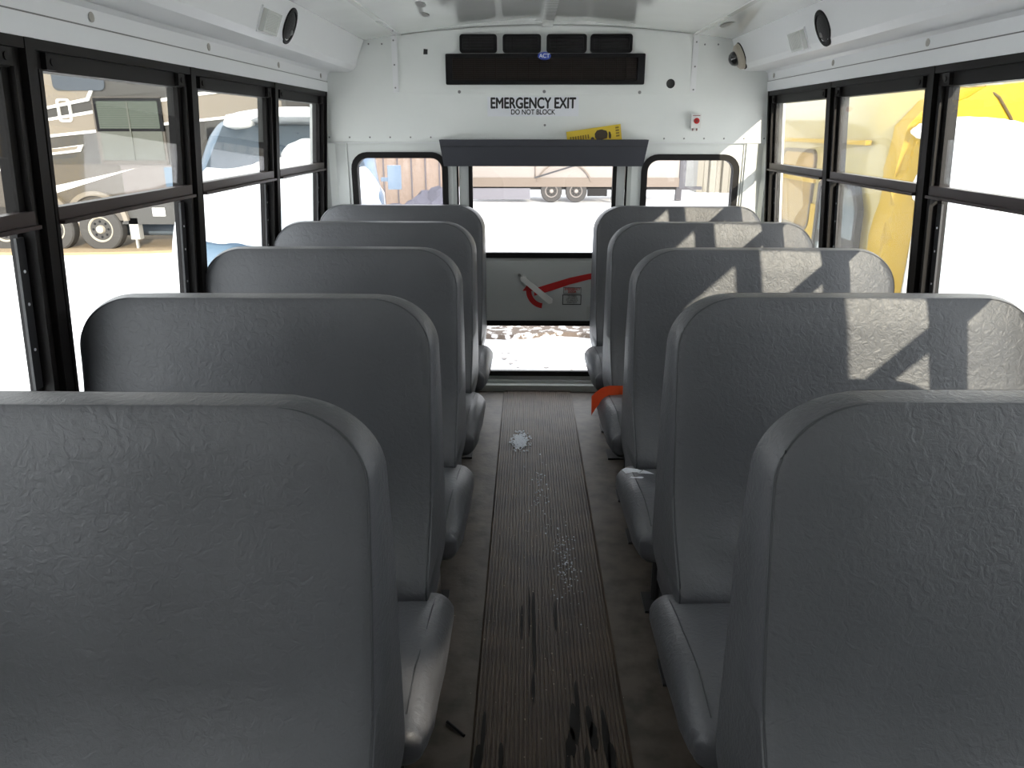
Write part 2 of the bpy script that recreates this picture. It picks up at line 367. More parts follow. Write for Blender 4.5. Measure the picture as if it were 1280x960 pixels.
for a, nm, g in (((-.358, .392, .752, 1.225), 'upper_pane', M_GLR), ((-.345, .375, .092, .365), 'lower_pane', M_GLR)):
    x0, x1, z0, z1 = a
    bm = B(); prism(bm, rrect(x0-.006, x1+.006, z0-.022, z1+.022, .02), 'y', YR+.003, YR+.03, holes=[rrect(x0+.014, x1-.014, z0+.006, z1-.006, .02)]); sd = obj('rubber_seal', bm, M_RUB, door, ang=.5)
    bm = B(); box(bm, x0, x1, YR+.02, YR+.024, z0, z1); obj(nm, bm, g, door, smooth=False)
bm = B(); prism(bm, [(-.35, .40), (.38, .40), (.38, .71), (-.35, .71)], 'y', YR+.006, YR+.011); obj('raised_panel', bm, M_DOOR, door, smooth=False)
# latch handle
bm = B(); a = Vector((-.085, 0, .628)); b = Vector((.068, 0, .502)); d = (b-a).normalized(); n = Vector((-d.z, 0, d.x))
q = [a-n*.013, b-n*.016, b+d*.012, b+n*.016, a+n*.013, a-d*.012]
prism(bm, [(p.x, p.z) for p in q], 'y', YR-.035, YR-.022)
lathe(bm, [(.017, 0), (.017, .03), (.010, .034)], Matrix.Translation((-.078, YR+.006, .622)) @ Matrix.Rotation(PI/2, 4, 'X'), 16)
h = obj('latch_handle', bm, M_HANDLE, door); h['label'] = 'white slanting latch handle'
bm = B(); lathe(bm, [(.008, 0), (.008, .012)], Matrix.Translation((-.1, YR+.006, .640)) @ Matrix.Rotation(PI/2, 4, 'X'), 12); obj('bolt', bm, M_SCREW, h)
# red arrows
def arc_band(cx, cz_, r, w, a0, a1, n=14):
    o = [(cx+(r+w/2)*math.cos(math.radians(a0+(a1-a0)*i/n)), cz_+(r+w/2)*math.sin(math.radians(a0+(a1-a0)*i/n))) for i in range(n+1)]
    i_ = [(cx+(r-w/2)*math.cos(math.radians(a0+(a1-a0)*i/n)), cz_+(r-w/2)*math.sin(math.radians(a0+(a1-a0)*i/n))) for i in range(n+1)]
    return o+i_[::-1]
bm = B(); prism(bm, arc_band(.035, .555, .085, .028, 180, 262), 'y', YR+.0035, YR+.0055)
prism(bm, [(-.083, .553), (-.016, .553), (-.048, .600)], 'y', YR+.0035, YR+.0055); o = obj('turn_arrow', bm, M_RED, door, smooth=False); o['label'] = 'curved red turning arrow decal'
bm = B(); up_ = [(0, .572), (.07, .594), (.17, .625), (.27, .647), (.44, .672)]; lo = [(.44, .640), (.27, .615), (.17, .588), (.07, .553), (.0, .532), (-.02, .526), (-.02, .556)]
prism(bm, up_+lo, 'y', YR+.0035, YR+.0055); o = obj('red_stripe', bm, M_RED, door, smooth=False); o['label'] = 'long red sweeping stripe leading to the handle'
bm = B(); prism(bm, [(.133, .477), (.235, .477), (.235, .533), (.133, .533)], 'y', YR+.004, YR+.0055, holes=[[(.137, .481), (.231, .481), (.231, .529), (.137, .529)]])
prism(bm, [(.137, .538), (.233, .538), (.233, .573), (.137, .573)], 'y', YR+.004, YR+.0055, holes=[[(.139, .540), (.231, .540), (.231, .571), (.139, .571)]])
o = obj('instruction_decal', bm, M_RED if False else M_INK, door, smooth=False)
text_mesh('instruction_text', 'EMERGENCY\nDOOR', .0165, M_RED, (.185, YR+.0045, .5555), RX, door, .9, bold=.0004)
text_mesh('instruction_text', 'TO OPEN\nLIFT LATCH\nTO UNLOCK\nPUSH OUT', .0125, M_INK, (.185, YR+.0045, .506), RX, door, .9)
bm = B(); prism(bm, rrect(.264, .30, .40, .47, .006), 'y', YR-.005, YR+.011); obj('lock_plate', bm, M_GREYF, door)
# ------------------------------------------------------------ fittings on the rear wall
y0 = YR-.018
ac = thing('air_conditioner', 'white ceiling-height air conditioner panel with four black vents and a long dark grille', 'air conditioner', (CX, y0, 1.55))
bm = B(); xs = [-.683+i*(.726+.683)/20 for i in range(21)]
prism(bm, [(-.683, 1.548), (.738, 1.540)]+[(x, cz(x)-.004) for x in xs[::-1]], 'y', y0-.010, y0, holes=[circ(.640, 1.593, .022, 18)])
obj('housing', bm, M_WHITE, ac, smooth=False)
for (xa, xb) in ((-.393, -.212), (-.184, .001), (.028, .222), (.240, .442)):
    bm = B(); prism(bm, rrect(xa, xb, 1.732, 1.815, .014), 'y', y0-.03, y0-.009, holes=[rrect(xa+.014, xb-.014, 1.744, 1.803, .008)])
    v = obj('vent', bm, M_DARK, ac, ang=.5)
    bm = B(); prism(bm, rrect(xa+.012, xb-.012, 1.742, 1.805, .008), 'y', y0-.0125, y0-.0105); obj('vent_recess', bm, M_INK, v)
    bm = B()
    for i in range(4): box(bm, xa+.02, xb-.02, y0-.026, y0-.0125, 1.752+i*.014, 1.7535+i*.014)
    box(bm, xa+.045, xa+.048, y0-.027, y0-.012, 1.745, 1.802); obj('vent_louvres', bm, M_DARK, v, smooth=False)
bm = B(); prism(bm, rrect(-.463, .507, 1.588, 1.728, .006), 'y', y0-.032, y0-.009, holes=[rrect(-.43, .472, 1.608, 1.710, .004)])
g = obj('grille', bm, M_DARK, ac, ang=.5)
bm = B(); prism(bm, rrect(-.432, .474, 1.606, 1.712, .004), 'y', y0-.0135, y0-.0105); obj('grille_backing', bm, mat('grille_void', (.012, .008, .006), .6), g)
bm = B()
for i in range(1, 17): x = -.43+i*.902/17; box(bm, x-.0018, x+.0018, y0-.028, y0-.0135, 1.606, 1.712)
for i in range(1, 12): z = 1.606+i*.106/12; box(bm, -.432, .474, y0-.025, y0-.0135, z-.0012, z+.0012)
obj('grille_bars', bm, M_GRILL, g, smooth=False)
bm = B(); prism(bm, circ(.018, 1.717, .032, 24, .018), 'y', y0-.037, y0-.031); bd = obj('badge', bm, M_BLUE, ac); bd['label'] = 'small blue oval badge reading ACT'
text_mesh('badge_text', 'ACT', .026, M_PAPER, (.018, y0-.0375, 1.717), RX, bd, bold=.0006)
bm = B(); prism(bm, circ(.640, 1.593, .024, 18), 'y', y0-.0015, y0-.0005); obj('round_hole', bm, M_INK, ac)
bm = B(); prism(bm, [(-.572, 1.727), (-.552, 1.727), (-.550, 1.750), (-.570, 1.752)], 'y', y0-.0112, y0-.0098); obj('square_hole', bm, M_INK, ac)
for x, z in ((-.40, 1.556), (.02, 1.557), (.49, 1.553)): screw(x, z, ac, y0-.01, .008)
sg = thing('emergency_exit_sign', 'white sign lettered EMERGENCY EXIT DO NOT BLOCK above the padded header', 'sign', (-.035, y0, 1.44))
bm = B(); box(bm, -.262, .192, y0-.002, y0, 1.442, 1.534); obj('sign_plate', bm, M_PAPER, sg)
text_mesh('sign_text', 'EMERGENCY EXIT', .071, M_INK, (-.035, y0-.0024, 1.5015), RX, sg, .745, bold=.0021)
text_mesh('sign_text', 'DO NOT BLOCK', .034, M_INK, (-.035, y0-.0024, 1.461), RX, sg, .86, bold=.0007)
# padded header bumper
pd = thing('padded_header', 'charcoal vinyl padded bumper mounted above the rear emergency door', 'bumper pad', (.02, y0, 1.21))
bm = B(); t = B(); rbox(t, -.497, .533, YR-.13, YR-.018, 1.205, 1.332, .016, 3)
for v in t.verts:
    k = (1.332-v.co.z)/.127; v.co.x += -math.copysign(.018*k, v.co.x-.02); v.co.y += .03*k if v.co.y < YR-.07 else 0
add(bm, t); t.free(); obj('pad', bm, M_PAD, pd)
bm = B(); tube(bm, [(-.492, YR-.128, 1.30), (.528, YR-.128, 1.30)], .0015, 6); obj('seam', bm, M_SEAM, pd)
# yellow booklet resting on the pad
bk = thing('yellow_booklet', 'yellow printed booklet leaning on top of the padded header', 'booklet', (.27, YR-.06, 1.33))
R = Matrix.Rotation(math.radians(-8), 4, 'Y'); Tm = Matrix.Translation((.27, YR-.055, 1.352)) @ R
bm = B(); t = B(); rbox(t, -.135, .135, -.004, .004, -.04, .035, .002, 1); add(bm, t, Tm); t.free(); obj('cover', bm, M_YEL, bk)
bm = B()
for a, b_, c_, d_ in ((-.01, .075, -.03, .026), (-.02, .0, -.03, -.005), (.07, .085, -.03, .01)):
    prism(bm, [(a+(b_-a)*(.5+.5*math.cos(2*PI*i/9)*random.uniform(.7, 1.1)), c_+(d_-c_)*(.5+.5*math.sin(2*PI*i/9)*random.uniform(.8, 1.1))) for i in range(9)], 'y', -.0052, -.0042)
for v in bm.verts: v.co = Tm @ v.co
obj('printed_picture', bm, mat('dark_print', (.05, .035, .02), .6), bk)
bm = B()
for i in range(8): box(bm, -.12+i*.0125, -.113+i*.0125, -.005, -.0042, -.012, .008)
for i in range(4): box(bm, .108, .125, -.005, -.0042, -.022+i*.013, -.014+i*.013)
for v in bm.verts: v.co = Tm @ v.co
obj('printed_lines', bm, mat('brown_print', (.25, .17, .02), .6), bk)
# red pull alarm box
al = thing('switch_box', 'small white switch box with a red button on the rear wall', 'switch', (.772, y0, 1.38))
bm = B(); rbox(bm, .750, .797, y0-.03, y0, 1.385, 1.452, .004, 2); obj('case', bm, M_HANDLE, al)
bm = B(); lathe(bm, [(.014, 0), (.014, .004), (.009, .007)], Matrix.Translation((.776, y0-.03, 1.420)) @ Matrix.Rotation(PI/2, 4, 'X'), 18); obj('button', bm, M_RED, al)
bm = B(); prism(bm, circ(.776, 1.420, .006, 10), 'y', y0-.0385, y0-.037); box(bm, .756, .792, y0-.0312, y0-.030, 1.443, 1.446); box(bm, .762, .766, y0-.012, y0-.004, 1.374, 1.386); box(bm, .782, .786, y0-.012, y0-.004, 1.374, 1.386); obj('marking', bm, mat('dark_red', (.2, .02, .02), .5), al)
# duct fittings (frame: face plane of the duct)
def duct_frame(s, y, z):
    zc = z; k = (zc-1.70)/(1.792-1.70); x = CX+s*(.930-.037*k)
    ez = Vector((-s*.037, 0, .092)).normalized(); n = Vector((-s*.092, 0, -.037)).normalized(); ey = Vector((0, 1, 0))
    return Matrix(((ey.x, ez.x, n.x, x), (ey.y, ez.y, n.y, y), (ey.z, ez.z, n.z, zc), (0, 0, 0, 1)))
for s, ys, zs, yl, nm in ((-1, 2.885, 1.722, 2.65, 'left'), (1, 2.895, 1.712, 3.13, 'right')):
    Mx = duct_frame(s, ys, zs)
    sp = thing('loudspeaker', 'round black loudspeaker set into the %s overhead duct' % nm, 'speaker', Mx.translation, 'duct loudspeakers')
    bm = B(); lathe(bm, [(.060, -.01), (.062, .002), (.060, .005), (.050, .0055), (.048, .002)], Mx, 32); obj('rim', bm, M_DARK, sp)
    bm = B(); lathe(bm, [(.048, 0), (.040, .006), (.022, .010), (.006, .0115)], Mx, 28); obj('mesh_cover', bm, mat('speaker_mesh', (.012, .012, .013), .5, bump=(900, .8, .002)) if 'speaker_mesh' not in bpy.data.materials else bpy.data.materials['speaker_mesh'], sp)
    bm = B(); lathe(bm, [(.010, 0), (.008, .006), (.002, .008)], Mx @ Matrix.Translation((.006, -.018, .008)), 14); obj('emblem', bm, M_SCREW, sp)
    Ml = duct_frame(s, yl, zs-.012)
    lp = thing('dome_lamp', 'square clear dome lamp on the %s overhead duct' % nm, 'lamp', Ml.translation, 'duct dome lamps')
    bm = B(); t = B(); rbox(t, -.075, .075, -.040, .040, -.004, .006, .004, 2); add(bm, t, Ml); t.free(); obj('base', bm, M_DUCT, lp)
    bm = B(); t = B(); rbox(t, -.068, .068, -.034, .034, .004, .022, .010, 3); add(bm, t, Ml); t.free(); obj('lens', bm, M_LENS, lp)
    bm = B()
    for i in range(9): t = B(); box(t, -.055+i*.0125, -.051+i*.0125, -.026, .026, .0215, .0232); add(bm, t, Ml); t.free()
    obj('lens_ribs', bm, M_SCREW if False else M_LENS, lp)
Mx = duct_frame(1, 3.95, 1.712)
cm = thing('dome_camera', 'round beige dome camera at the rear end of the right duct', 'camera', Mx.translation)
bm = B(); lathe(bm, [(.058, -.012), (.060, .006), (.055, .020), (.040, .030), (.034, .030)], Mx, 30); obj('base', bm, mat('beige_plastic', (.42, .38, .31), .5), cm)
bm = B(); lathe(bm, [(.034, .028), (.033, .042), (.024, .055), (.010, .062), (.002, .063)], Mx, 24); obj('dome', bm, mat('dark_dome', (.01, .01, .012), .08, coat=1), cm)
bm = B(); lathe(bm, [(.061, -.006), (.0635, .0), (.061, .004)], Mx, 30); obj('gasket', bm, M_RUB, cm)

# ------------------------------------------------------------ front of the bus (behind the camera)
bm = B()
prism(bm, [(-1.2, 0), (1.26, 0), (1.26, 1.87), (-1.2, 1.87)], 'y', YF-.05, YF, holes=[[(-.85, .95), (.30, .95), (.30, 1.27), (-.85, 1.27)], [(.86, 1.34), (1.12, 1.34), (1.12, 1.455), (.86, 1.455)]])  # unseen front wall, openings shaped to place a sun patch and limit fill
fw = struct('wall_front', bm, M_WHITE, smooth=False)
bm = B(); box(bm, -.85, .30, YF-.03, YF-.026, .95, 1.27); box(bm, .86, 1.12, YF-.03, YF-.026, 1.34, 1.455); obj('windscreen', bm, M_GLR, fw, smooth=False)  # panes closing the openings that were shaped for the light

# ------------------------------------------------------------ bench seats
def back_front(z):
    pts = [(.30, -.16), (.345, -.23), (.385, -.235), (.43, -.185), (.50, -.115), (.58, -.075), (.70, -.048), (.85, -.020), (1.02, 0), (1.2, .02)]
    for (a, b), (c, d) in zip(pts, pts[1:]):
        if z <= c:
            t = max(0, (z-a)/(c-a)); return b+(d-b)*t
    return 0
def sm_front(z): return sum(back_front(z+o) for o in (-.03, -.015, 0, .015, .03))/5
def back_rear(z): return .05+.043*min(1, max(0, (1.02-z)/.30))
def make_back(w, H=1.02, R=.122, seed=0):
    """centred on x=0, width w"""
    bm = B(); rows = []
    zs = [.225+(H-R-.225)*i/44 for i in range(45)]
    th = [PI/2*i/18 for i in range(1, 18)]
    lv = [(z, w/2-.020*min(1, max(0, (.38-z)/.12))**2, 0) for z in zs]+[(H-R+R*math.sin(t), w/2-R*1.08+R*1.08*math.cos(t), 0) for t in th]+[(H-.0008, w/2-R*1.08+.012, 0), (H, w/2-R*1.08-.004, .004)]
    nu = 40
    for z, hw, ins in lv:
        yf = sm_front(z)+ins; yb = back_rear(z)-ins; row = []
        def fx(u): return u*(hw-.006)
        for i in range(nu+1):
            u = -1+2*i/nu
            e = (1-abs(u)**6)*min(1, max(0, (H-z)/.06))**.5
            wr = noise.noise(Vector((u*w*2.2+seed, z*3.1, 2.2)))*.007
            low = max(0, 1-abs(z-.42)/.12)*noise.noise(Vector((u*w*2.4+seed, z*15+u*2.5, 7)))*.034
            row.append((fx(u), yf-.010*e+(wr+low)*e, z))
        row += [(hw, yf+.006, z), (hw+.008, (yf*.4+yb*.6), z), (hw+.010, yb-.008, z)]
        for i in range(13):
            u = 1-2*i/12; row.append((u*(hw-.008), yb+.006*(1-abs(u)**4), z))
        row += [(-hw-.010, yb-.008, z), (-hw-.008, (yf*.4+yb*.6), z), (-hw, yf+.006, z)]
        rows.append([bm.verts.new(p) for p in row])
    for a, b in zip(rows, rows[1:]):
        n = len(a)
        for i in range(n): bm.faces.new([a[i], a[(i+1) % n], b[(i+1) % n], b[i]])
    bm.faces.new(rows[0][::-1]); bm.faces.new(rows[-1])
    return bm
def back_seam(w, H=1.02, R=.122):
    bm = B(); pts = []
    for z in [.36+(H-R-.36)*i/26 for i in range(27)]: pts.append((w/2-.004, z))
    for i in range(1, 15):
        t = PI/2*i/14; pts.append((w/2-.004-R*1.08+R*1.08*math.cos(t), H-R+(R-.003)*math.sin(t)))
    full = pts+[(-x, z) for x, z in pts[::-1]]
    tube(bm, [(x, sm_front(z)+.0015, z) for x, z in full], .0024, 6); return bm
def make_seat(s, xi, xo):
    """s: side, xi/xo: inner and outer edge of the backrest (absolute, +)"""
    w = xo-xi; xc = s*(xi+xo)/2
    t = bpy.data.objects.new('bench_seat', None); t.empty_display_size = .1; COL.objects.link(t)
    def shift(bm, dx):
        for v in bm.verts: v.co.x += dx
        return bm
    b = obj('backrest', shift(make_back(w, seed=s*3.3), xc), M_VIN, t, ang=.75)
    obj('seam', shift(back_seam(w), xc), M_SEAM, b)
    # cushion
    bm = B(); x0, x1 = sorted((s*(xi-.052), s*(xo-.0))); tt = B(); roundbox(tt, x0, x1, -.60, -.14, .25, .377, .042)
    for v in tt.verts:
        c = v.co; k = max(0, (-.165-c.y)/.435); h = (c.z-.26)/.117; h = h*h*(3-2*h)
        ins = min(abs(c.x-x0), abs(c.x-x1))
        c.z += h*(.020*math.sin(min(1, k*1.1)*PI)-.028*(1-k)**2-.030*max(0, k-.72)/.28-.012*math.exp(-ins/.05))
        c.z -= (1-h)*.02*max(0, k-.3)
        c.z += .007*noise.noise(c*7+Vector((s*5, 0, 0)))*h
        if abs(c.x-s*(xi-.052)) < .3: c.x += s*(.030*max(0, k-.45)-.16*max(0, k-.55)*.06*noise.noise(Vector((1, c.y*38, c.z*9)))*4)*max(0, 1-abs(c.x-s*(xi-.052))/.3)
        c.x += s*.003*math.sin(h*PI)*(-1)*max(0, 1-abs(c.x-s*(xi-.052))/.1)
    add(bm, tt); tt.free(); cu = obj('seat_cushion', bm, M_VIN, t, ang=1.2)
    bm = B(); pts = []
    for i in range(13):
        k = .08+.84*i/12; y = -.165-.435*k
        z = .377+.020*math.sin(min(1, k*1.1)*PI)-.028*(1-k)**2-.030*max(0, k-.72)/.28-.012*math.exp(-.038/.05)-.0005
        pts.append((s*(xi-.052+.038+.030*max(0, k-.45)*.9), y, z))
    tube(bm, pts, .0016, 6); obj('seam', bm, M_SEAM, cu)
    # steel frame, two aisle legs with foot plates, wall bracket
    bm = B(); a, b_ = s*(xi+.03), s*(xo-.03)
    tube(bm, [(a, -.54, .262), (b_, -.54, .262), (b_, .02, .262), (a, .02, .262)], .0125, 8, closed=True); obj('seat_frame', bm, M_STEEL, t)
    for y in (-.42, -.02):
        bm = B(); tube(bm, [(s*(xi+.05), y, .262), (s*(xi+.05), y, .02)], .014, 10); rbox(bm, *sorted((s*(xi+.015), s*(xi+.085))), y-.05, y+.05, .0, .008, .003, 1); obj('leg', bm, M_STEEL, t)
    bm = B(); rbox(bm, *sorted((s*(xo-.03), s*(xo+.0))), -.5, .0, .235, .265, .004, 1); obj('wall_bracket', bm, M_STEEL, t)
    return t
PL = make_seat(-1, .283, 1.110); PR = make_seat(1, .286, 1.112)
SL = ['nearest grey vinyl bench seat left of the aisle, filling the lower left corner',
      'second grey bench seat from the camera on the left, sun on its cushion',
      'middle grey vinyl bench seat of the left row, third from the camera',
      'grey vinyl bench seat fourth from the camera on the left of the aisle',
      'rearmost grey vinyl bench seat on the left, below the frosted rear window']
SR = ['nearest grey vinyl bench seat on the right side of the aisle, entirely shaded',
      'second grey bench seat from the camera on the right, half its back in sunlight',
      'middle grey bench seat of the right row, torn paper lying on its cushion',
      'fourth grey bench seat on the right, orange webbing across its cushion',
      'rearmost grey vinyl bench seat on the right beside the emergency door']
zs_l = [.997, .995, 1, 1, 1.001]; zs_r = [1.008, 1.001, 1, 1, .997]
for s, proto, labs, zz in ((-1, PL, SL, zs_l), (1, PR, SR, zs_r)):
    for k in range(5):
        o = proto if k == 0 else copy_tree(proto)
        o.location = (0, .993+.718*k, 0); o.scale = (1, 1, zz[k])
        tag(o, labs[k], 'bench seat', 'bench seats lining both sides of the aisle')
# orange webbing on the right fourth seat
bm = B(); yb = .993+.718*3; pts = []
n = 30
for i in range(n+1):
    x = .205+i*.62/n; pts.append((x, -.235-.010*math.sin(i*.4), .425-.001*i))
def belt(u, v):
    i = u*n; x = .215+u*.60; drop = max(0, 1-u/.10)
    z = .356+.046*v - .07*drop**2*(1-.4*v); y = yb-.262+.02*v+.004*math.sin(u*9) - .008*drop
    return (x-.012*drop*(1), y, z)
g1 = B(); grid(g1, belt, 40, 4); bmesh.ops.solidify(g1, geom=g1.faces[:], thickness=.004); add(bm, g1); g1.free()
tag(obj('orange_webbing', bm, M_ORANGE), 'bright orange webbing strap lying where cushion and backrest of a right seat meet', 'strap')
# torn paper on the right third seat
bm = B(); yc = .993+.718*2-.34
for cx_, cy_, a, rr in ((.262, yc+.02, .3, .020), (.298, yc+.005, -.2, .017), (.272, yc-.028, .6, .013)):
    pl = []
    for i in range(10):
        t = 2*PI*i/10; q = rr*random.uniform(.7, 1.25); pl.append((cx_+q*1.5*math.cos(t+a), cy_+q*.8*math.sin(t+a)))
    c0 = [bm.verts.new((x, y, .398+.006*random.random())) for x, y in pl]; cc = bm.verts.new((cx_, cy_, .3985))
    for i in range(10): bm.faces.new([c0[i], c0[(i+1) % 10], cc])
bmesh.ops.solidify(bm, geom=bm.faces[:], thickness=.001)
tag(obj('torn_paper', bm, M_PAPER, smooth=False), 'crumpled scrap of torn white paper on the third right seat cushion', 'paper')
# black stick on the floor
bm = B(); tube(bm, [(-.205, 1.50, .006), (-.235, 1.47, .006)][::-1] and [(-.25, 1.50, .006), (-.205, 1.455, .006)], .004, 8)
tag(obj('plastic_rod', bm, M_DARK), 'short black rod lying on the floor beside the second left seat', 'rod')
# road salt and grit on the runner
msalt = mat('road_salt', (.7, .74, .8), .8)
def grit(name, n, cx_, cy_, sx, sy, r0, r1, m, lab):
    bm = B()
    for i in range(n):
        x = random.gauss(cx_, sx); y = random.gauss(cy_, sy); r = random.uniform(r0, r1)
        if abs(x) > .18 and 'grit' not in name: continue
        z = .0062 if abs(x) < .18 else 0
        t = B(); bmesh.ops.create_icosphere(t, subdivisions=1, radius=r); add(bm, t, Matrix.Translation((x, y, z+r*.3)) @ Matrix.Diagonal((1, random.uniform(1, 2), .5, 1))); t.free()
    o = obj(name, bm, m); tag(o, lab, 'debris', kind='stuff'); return o
grit('salt_patch', 420, -.088, 3.27, .017, .045, .003, .006, msalt, 'patch of white road salt spilled on the ribbed runner')
grit('salt_crumb', 60, -.01, 2.75, .03, .16, .001, .0035, msalt, 'loose white salt crumbs scattered along the runner behind the salt patch')
grit('snow_crumb', 130, .075, 2.22, .022, .12, .001, .003, msalt, 'streak of white crumbs on the right half of the runner')
grit('grit_specks', 150, 0, 2.2, .11, .6, .0008, .0025, mat('tan_grit', (.35, .30, .24), .8), 'fine pale grit scattered over the aisle floor')
# dark wet streaks on runner
bm = B()
for x, y, w, l in ((-.048, 1.95, .004, .13), (-.035, 1.88, .006, .20), (-.070, 1.90, .004, .10), (.030, 1.93, .004, .08), (-.038, 1.62, .004, .06), (.062, 1.50, .014, .07), (.072, 1.58, .006, .08), (.052, 1.44, .010, .05), (.098, 1.51, .008, .06), (.106, 1.46, .009, .05), (.134, 1.46, .008, .10), (.142, 1.38, .010, .07), (-.160, 1.46, .006, .09), (-.168, 1.38, .010, .05), (-.115, 1.39, .006, .05), (.040, 1.40, .005, .05), (.085, 1.39, .006, .04)):
    pl = [(x+w*math.cos(2*PI*i/14)*random.uniform(.7, 1.2), y+l*math.sin(2*PI*i/14)*random.uniform(.8, 1.1)) for i in range(14)]
    prism(bm, pl, 'z', .0045, .0070)
tag(obj('wet_streaks', bm, mdirt), 'dark wet streaks soaked into the near end of the runner', 'stain', kind='stuff')

# ============================================================ OUTSIDE
GZ = -.95
mg = mat('snow_ground', (.86, .87, .89), .8)
nt = mg.node_tree; p = nt.nodes['Principled BSDF']; tc = nt.nodes.new('ShaderNodeTexCoord')
n1 = nt.nodes.new('ShaderNodeTexNoise'); n1.inputs['Scale'].default_value = 1.3; n1.inputs['Detail'].default_value = 9; nt.links.new(tc.outputs['Object'], n1.inputs['Vector'])
cr = nt.nodes.new('ShaderNodeValToRGB'); cr.color_ramp.elements[0].position = .74; cr.color_ramp.elements[0].color = (.86, .87, .89, 1); cr.color_ramp.elements[1].position = .88; cr.color_ramp.elements[1].color = (.40, .33, .27, 1)
nt.links.new(n1.outputs[0], cr.inputs[0]); nt.links.new(cr.outputs[0], p.inputs['Base Color'])
bm = B(); t = 44
def gf(u, v):
    x = -60+120*u; y = -40+120*v
    return (x, y, GZ+.05*noise.noise(Vector((x*.25, y*.25, 0))))
grid(bm, gf, 90, 90)
gr = obj('ground', bm, mg); gr['kind'] = 'structure'
# bare gravel strip with slushy edges behind the bus
bm = B(); up_, lo = [], []
for i in range(30):
    x = -3+6*i/29; up_.append((x, 9.75+.15*noise.noise(Vector((x*2, 1, 0))))); lo.append((x, 8.62+.22*noise.noise(Vector((x*1.4, 5, 0)))))
prism(bm, up_+lo[::-1], 'z', GZ-.02, GZ+.055)
tag(obj('gravel_strip', bm, mat('wet_gravel', (.11, .085, .068), .9, bump=(60, .8, .02), var=(9, (.75, .72, .7), .52, .6))), 'bare tan gravel strip in the snow seen through the lower door glass', 'gravel', kind='stuff')
bm = B()
for i in range(70):
    x = random.gauss(.6, .7); y = random.uniform(6.9, 8.2); r = random.uniform(.01, .03)
    t = B(); bmesh.ops.create_icosphere(t, subdivisions=1, radius=r); add(bm, t, Matrix.Translation((x, y, GZ+.02)) @ Matrix.Diagonal((1.5, 1, .5, 1))); t.free()
tag(obj('dirt_clods', bm, mat('grey_clod', (.3, .28, .27), .9)), 'small grey clods scattered on the snow behind the bus', 'dirt', kind='stuff')
bm = B(); prism(bm, circ(-9.6, 17.2, 4.9, 40, 2.6), 'z', GZ-.02, GZ+.05)
tag(obj('bare_earth', bm, mat('tan_earth', (.30, .22, .13), .9, bump=(20, .6, .03))), 'bare tan earth under and beyond the fifth wheel camper', 'earth', kind='stuff')

# wheel builder: axis along a vector
def wheel(par, c, r, w, axis, tyre_m, rim_m, nholes=8):
    c = Vector(c); q = Vector(axis).to_track_quat('Z', 'Y').to_matrix().to_4x4(); Mx = Matrix.Translation(c) @ q
    bm = B(); lathe(bm, [(r*.58, -w/2), (r*.94, -w/2), (r, -w/2+.03), (r, w/2-.03), (r*.94, w/2), (r*.60, w/2), (r*.57, w/2-.03)], Mx, 36); wh = obj('wheel', bm, tyre_m, par)
    bm = B(); lathe(bm, [(r*.58, w/2-.04), (r*.58, w/2-.005), (r*.54, w/2-.005), (r*.46, w/2-.05), (r*.2, w/2-.03), (r*.17, w/2+.03), (r*.08, w/2+.04)], Mx, 30); rm = obj('rim', bm, rim_m, wh)
    bm = B()
    for i in range(nholes):
        a = 2*PI*i/nholes; lathe(bm, [(r*.06, w/2-.045), (r*.06, w/2-.028)], Mx @ Matrix.Translation((r*.35*math.cos(a), r*.35*math.sin(a), 0)), 10)
    obj('rim_holes', bm, M_DARK, wh); return wh
M_TYRE = mat('tyre_rubber', (.045, .042, .04), .8)
M_RIM = mat('pale_rim', (0.336, 0.304, 0.248), .5)
# ---- fifth wheel camper
ry = 15.2
rv = thing('camper_trailer', 'long beige and grey camper trailer with swooping graphics parked across the snow on the left', 'camper', (-8, ry, GZ))
M_RT = mat('camper_taupe', (0.085, 0.074, 0.063), .45); M_RB = mat('camper_beige', (0.198, 0.171, 0.138), .45); M_RD = mat('camper_dark_grey', (0.047, 0.045, 0.042), .45)
M_RW = mat('camper_white_stripe', (.72, .72, .7), .4); M_RP = mat('camper_pale_mauve', (0.149, 0.132, 0.127), .45)
M_RG = mat('camper_window_green', (0.033, 0.047, 0.030), .15, coat=.5); M_RG2 = mat('camper_window_lower', (0.072, 0.077, 0.061), .2, coat=.4)
bm = B(); rbox(bm, -14.5, -4.62, ry, ry+2.5, -.02, 3.1, .08, 3); obj('body', bm, M_RD, rv)
def rvp(name, pts, m, d=.03, lab=None):
    bm = B(); prism(bm, pts, 'y', ry-d, ry+.01); o = obj(name, bm, m, rv, smooth=False)
    if lab: o['label'] = lab
    return o
rvp('lower_skirt', [(-14.4, -.35), (-7.95, -.35), (-7.95, .72), (-14.4, .72)], M_RT, .012)
rvp('pale_skirt', [(-7.95, .02), (-5.9, .02), (-5.9, .70), (-7.95, .72)], M_RP, .012)
rvp('storage_box', [(-7.75, -.42), (-5.9, -.42), (-5.9, .0), (-7.5, .0), (-7.95, -.18), (-8.1, -.42)], M_RD, .02)
rvp('white_stripe', [(-9.9, .10), (-9.6, .26), (-7.66, .655), (-9.3, .18)], M_RW, .02)
rvp('beige_panel', [(-14.4, 1.75), (-9.3, 1.7), (-8.35, 1.9), (-8.1, 2.35), (-8.2, 2.95), (-14.4, 2.95)], M_RB, .02)
rvp('beige_band', [(-14, 1.05), (-9.45, 1.2), (-4.7, 1.68), (-4.7, 2.10), (-6.4, 1.95), (-9.45, 1.48), (-14, 1.35)], M_RB, .02)
rvp('taupe_band', [(-8.1, 1.95), (-4.7, 2.2), (-4.7, 2.95), (-7.9, 2.95)], M_RD, .014)
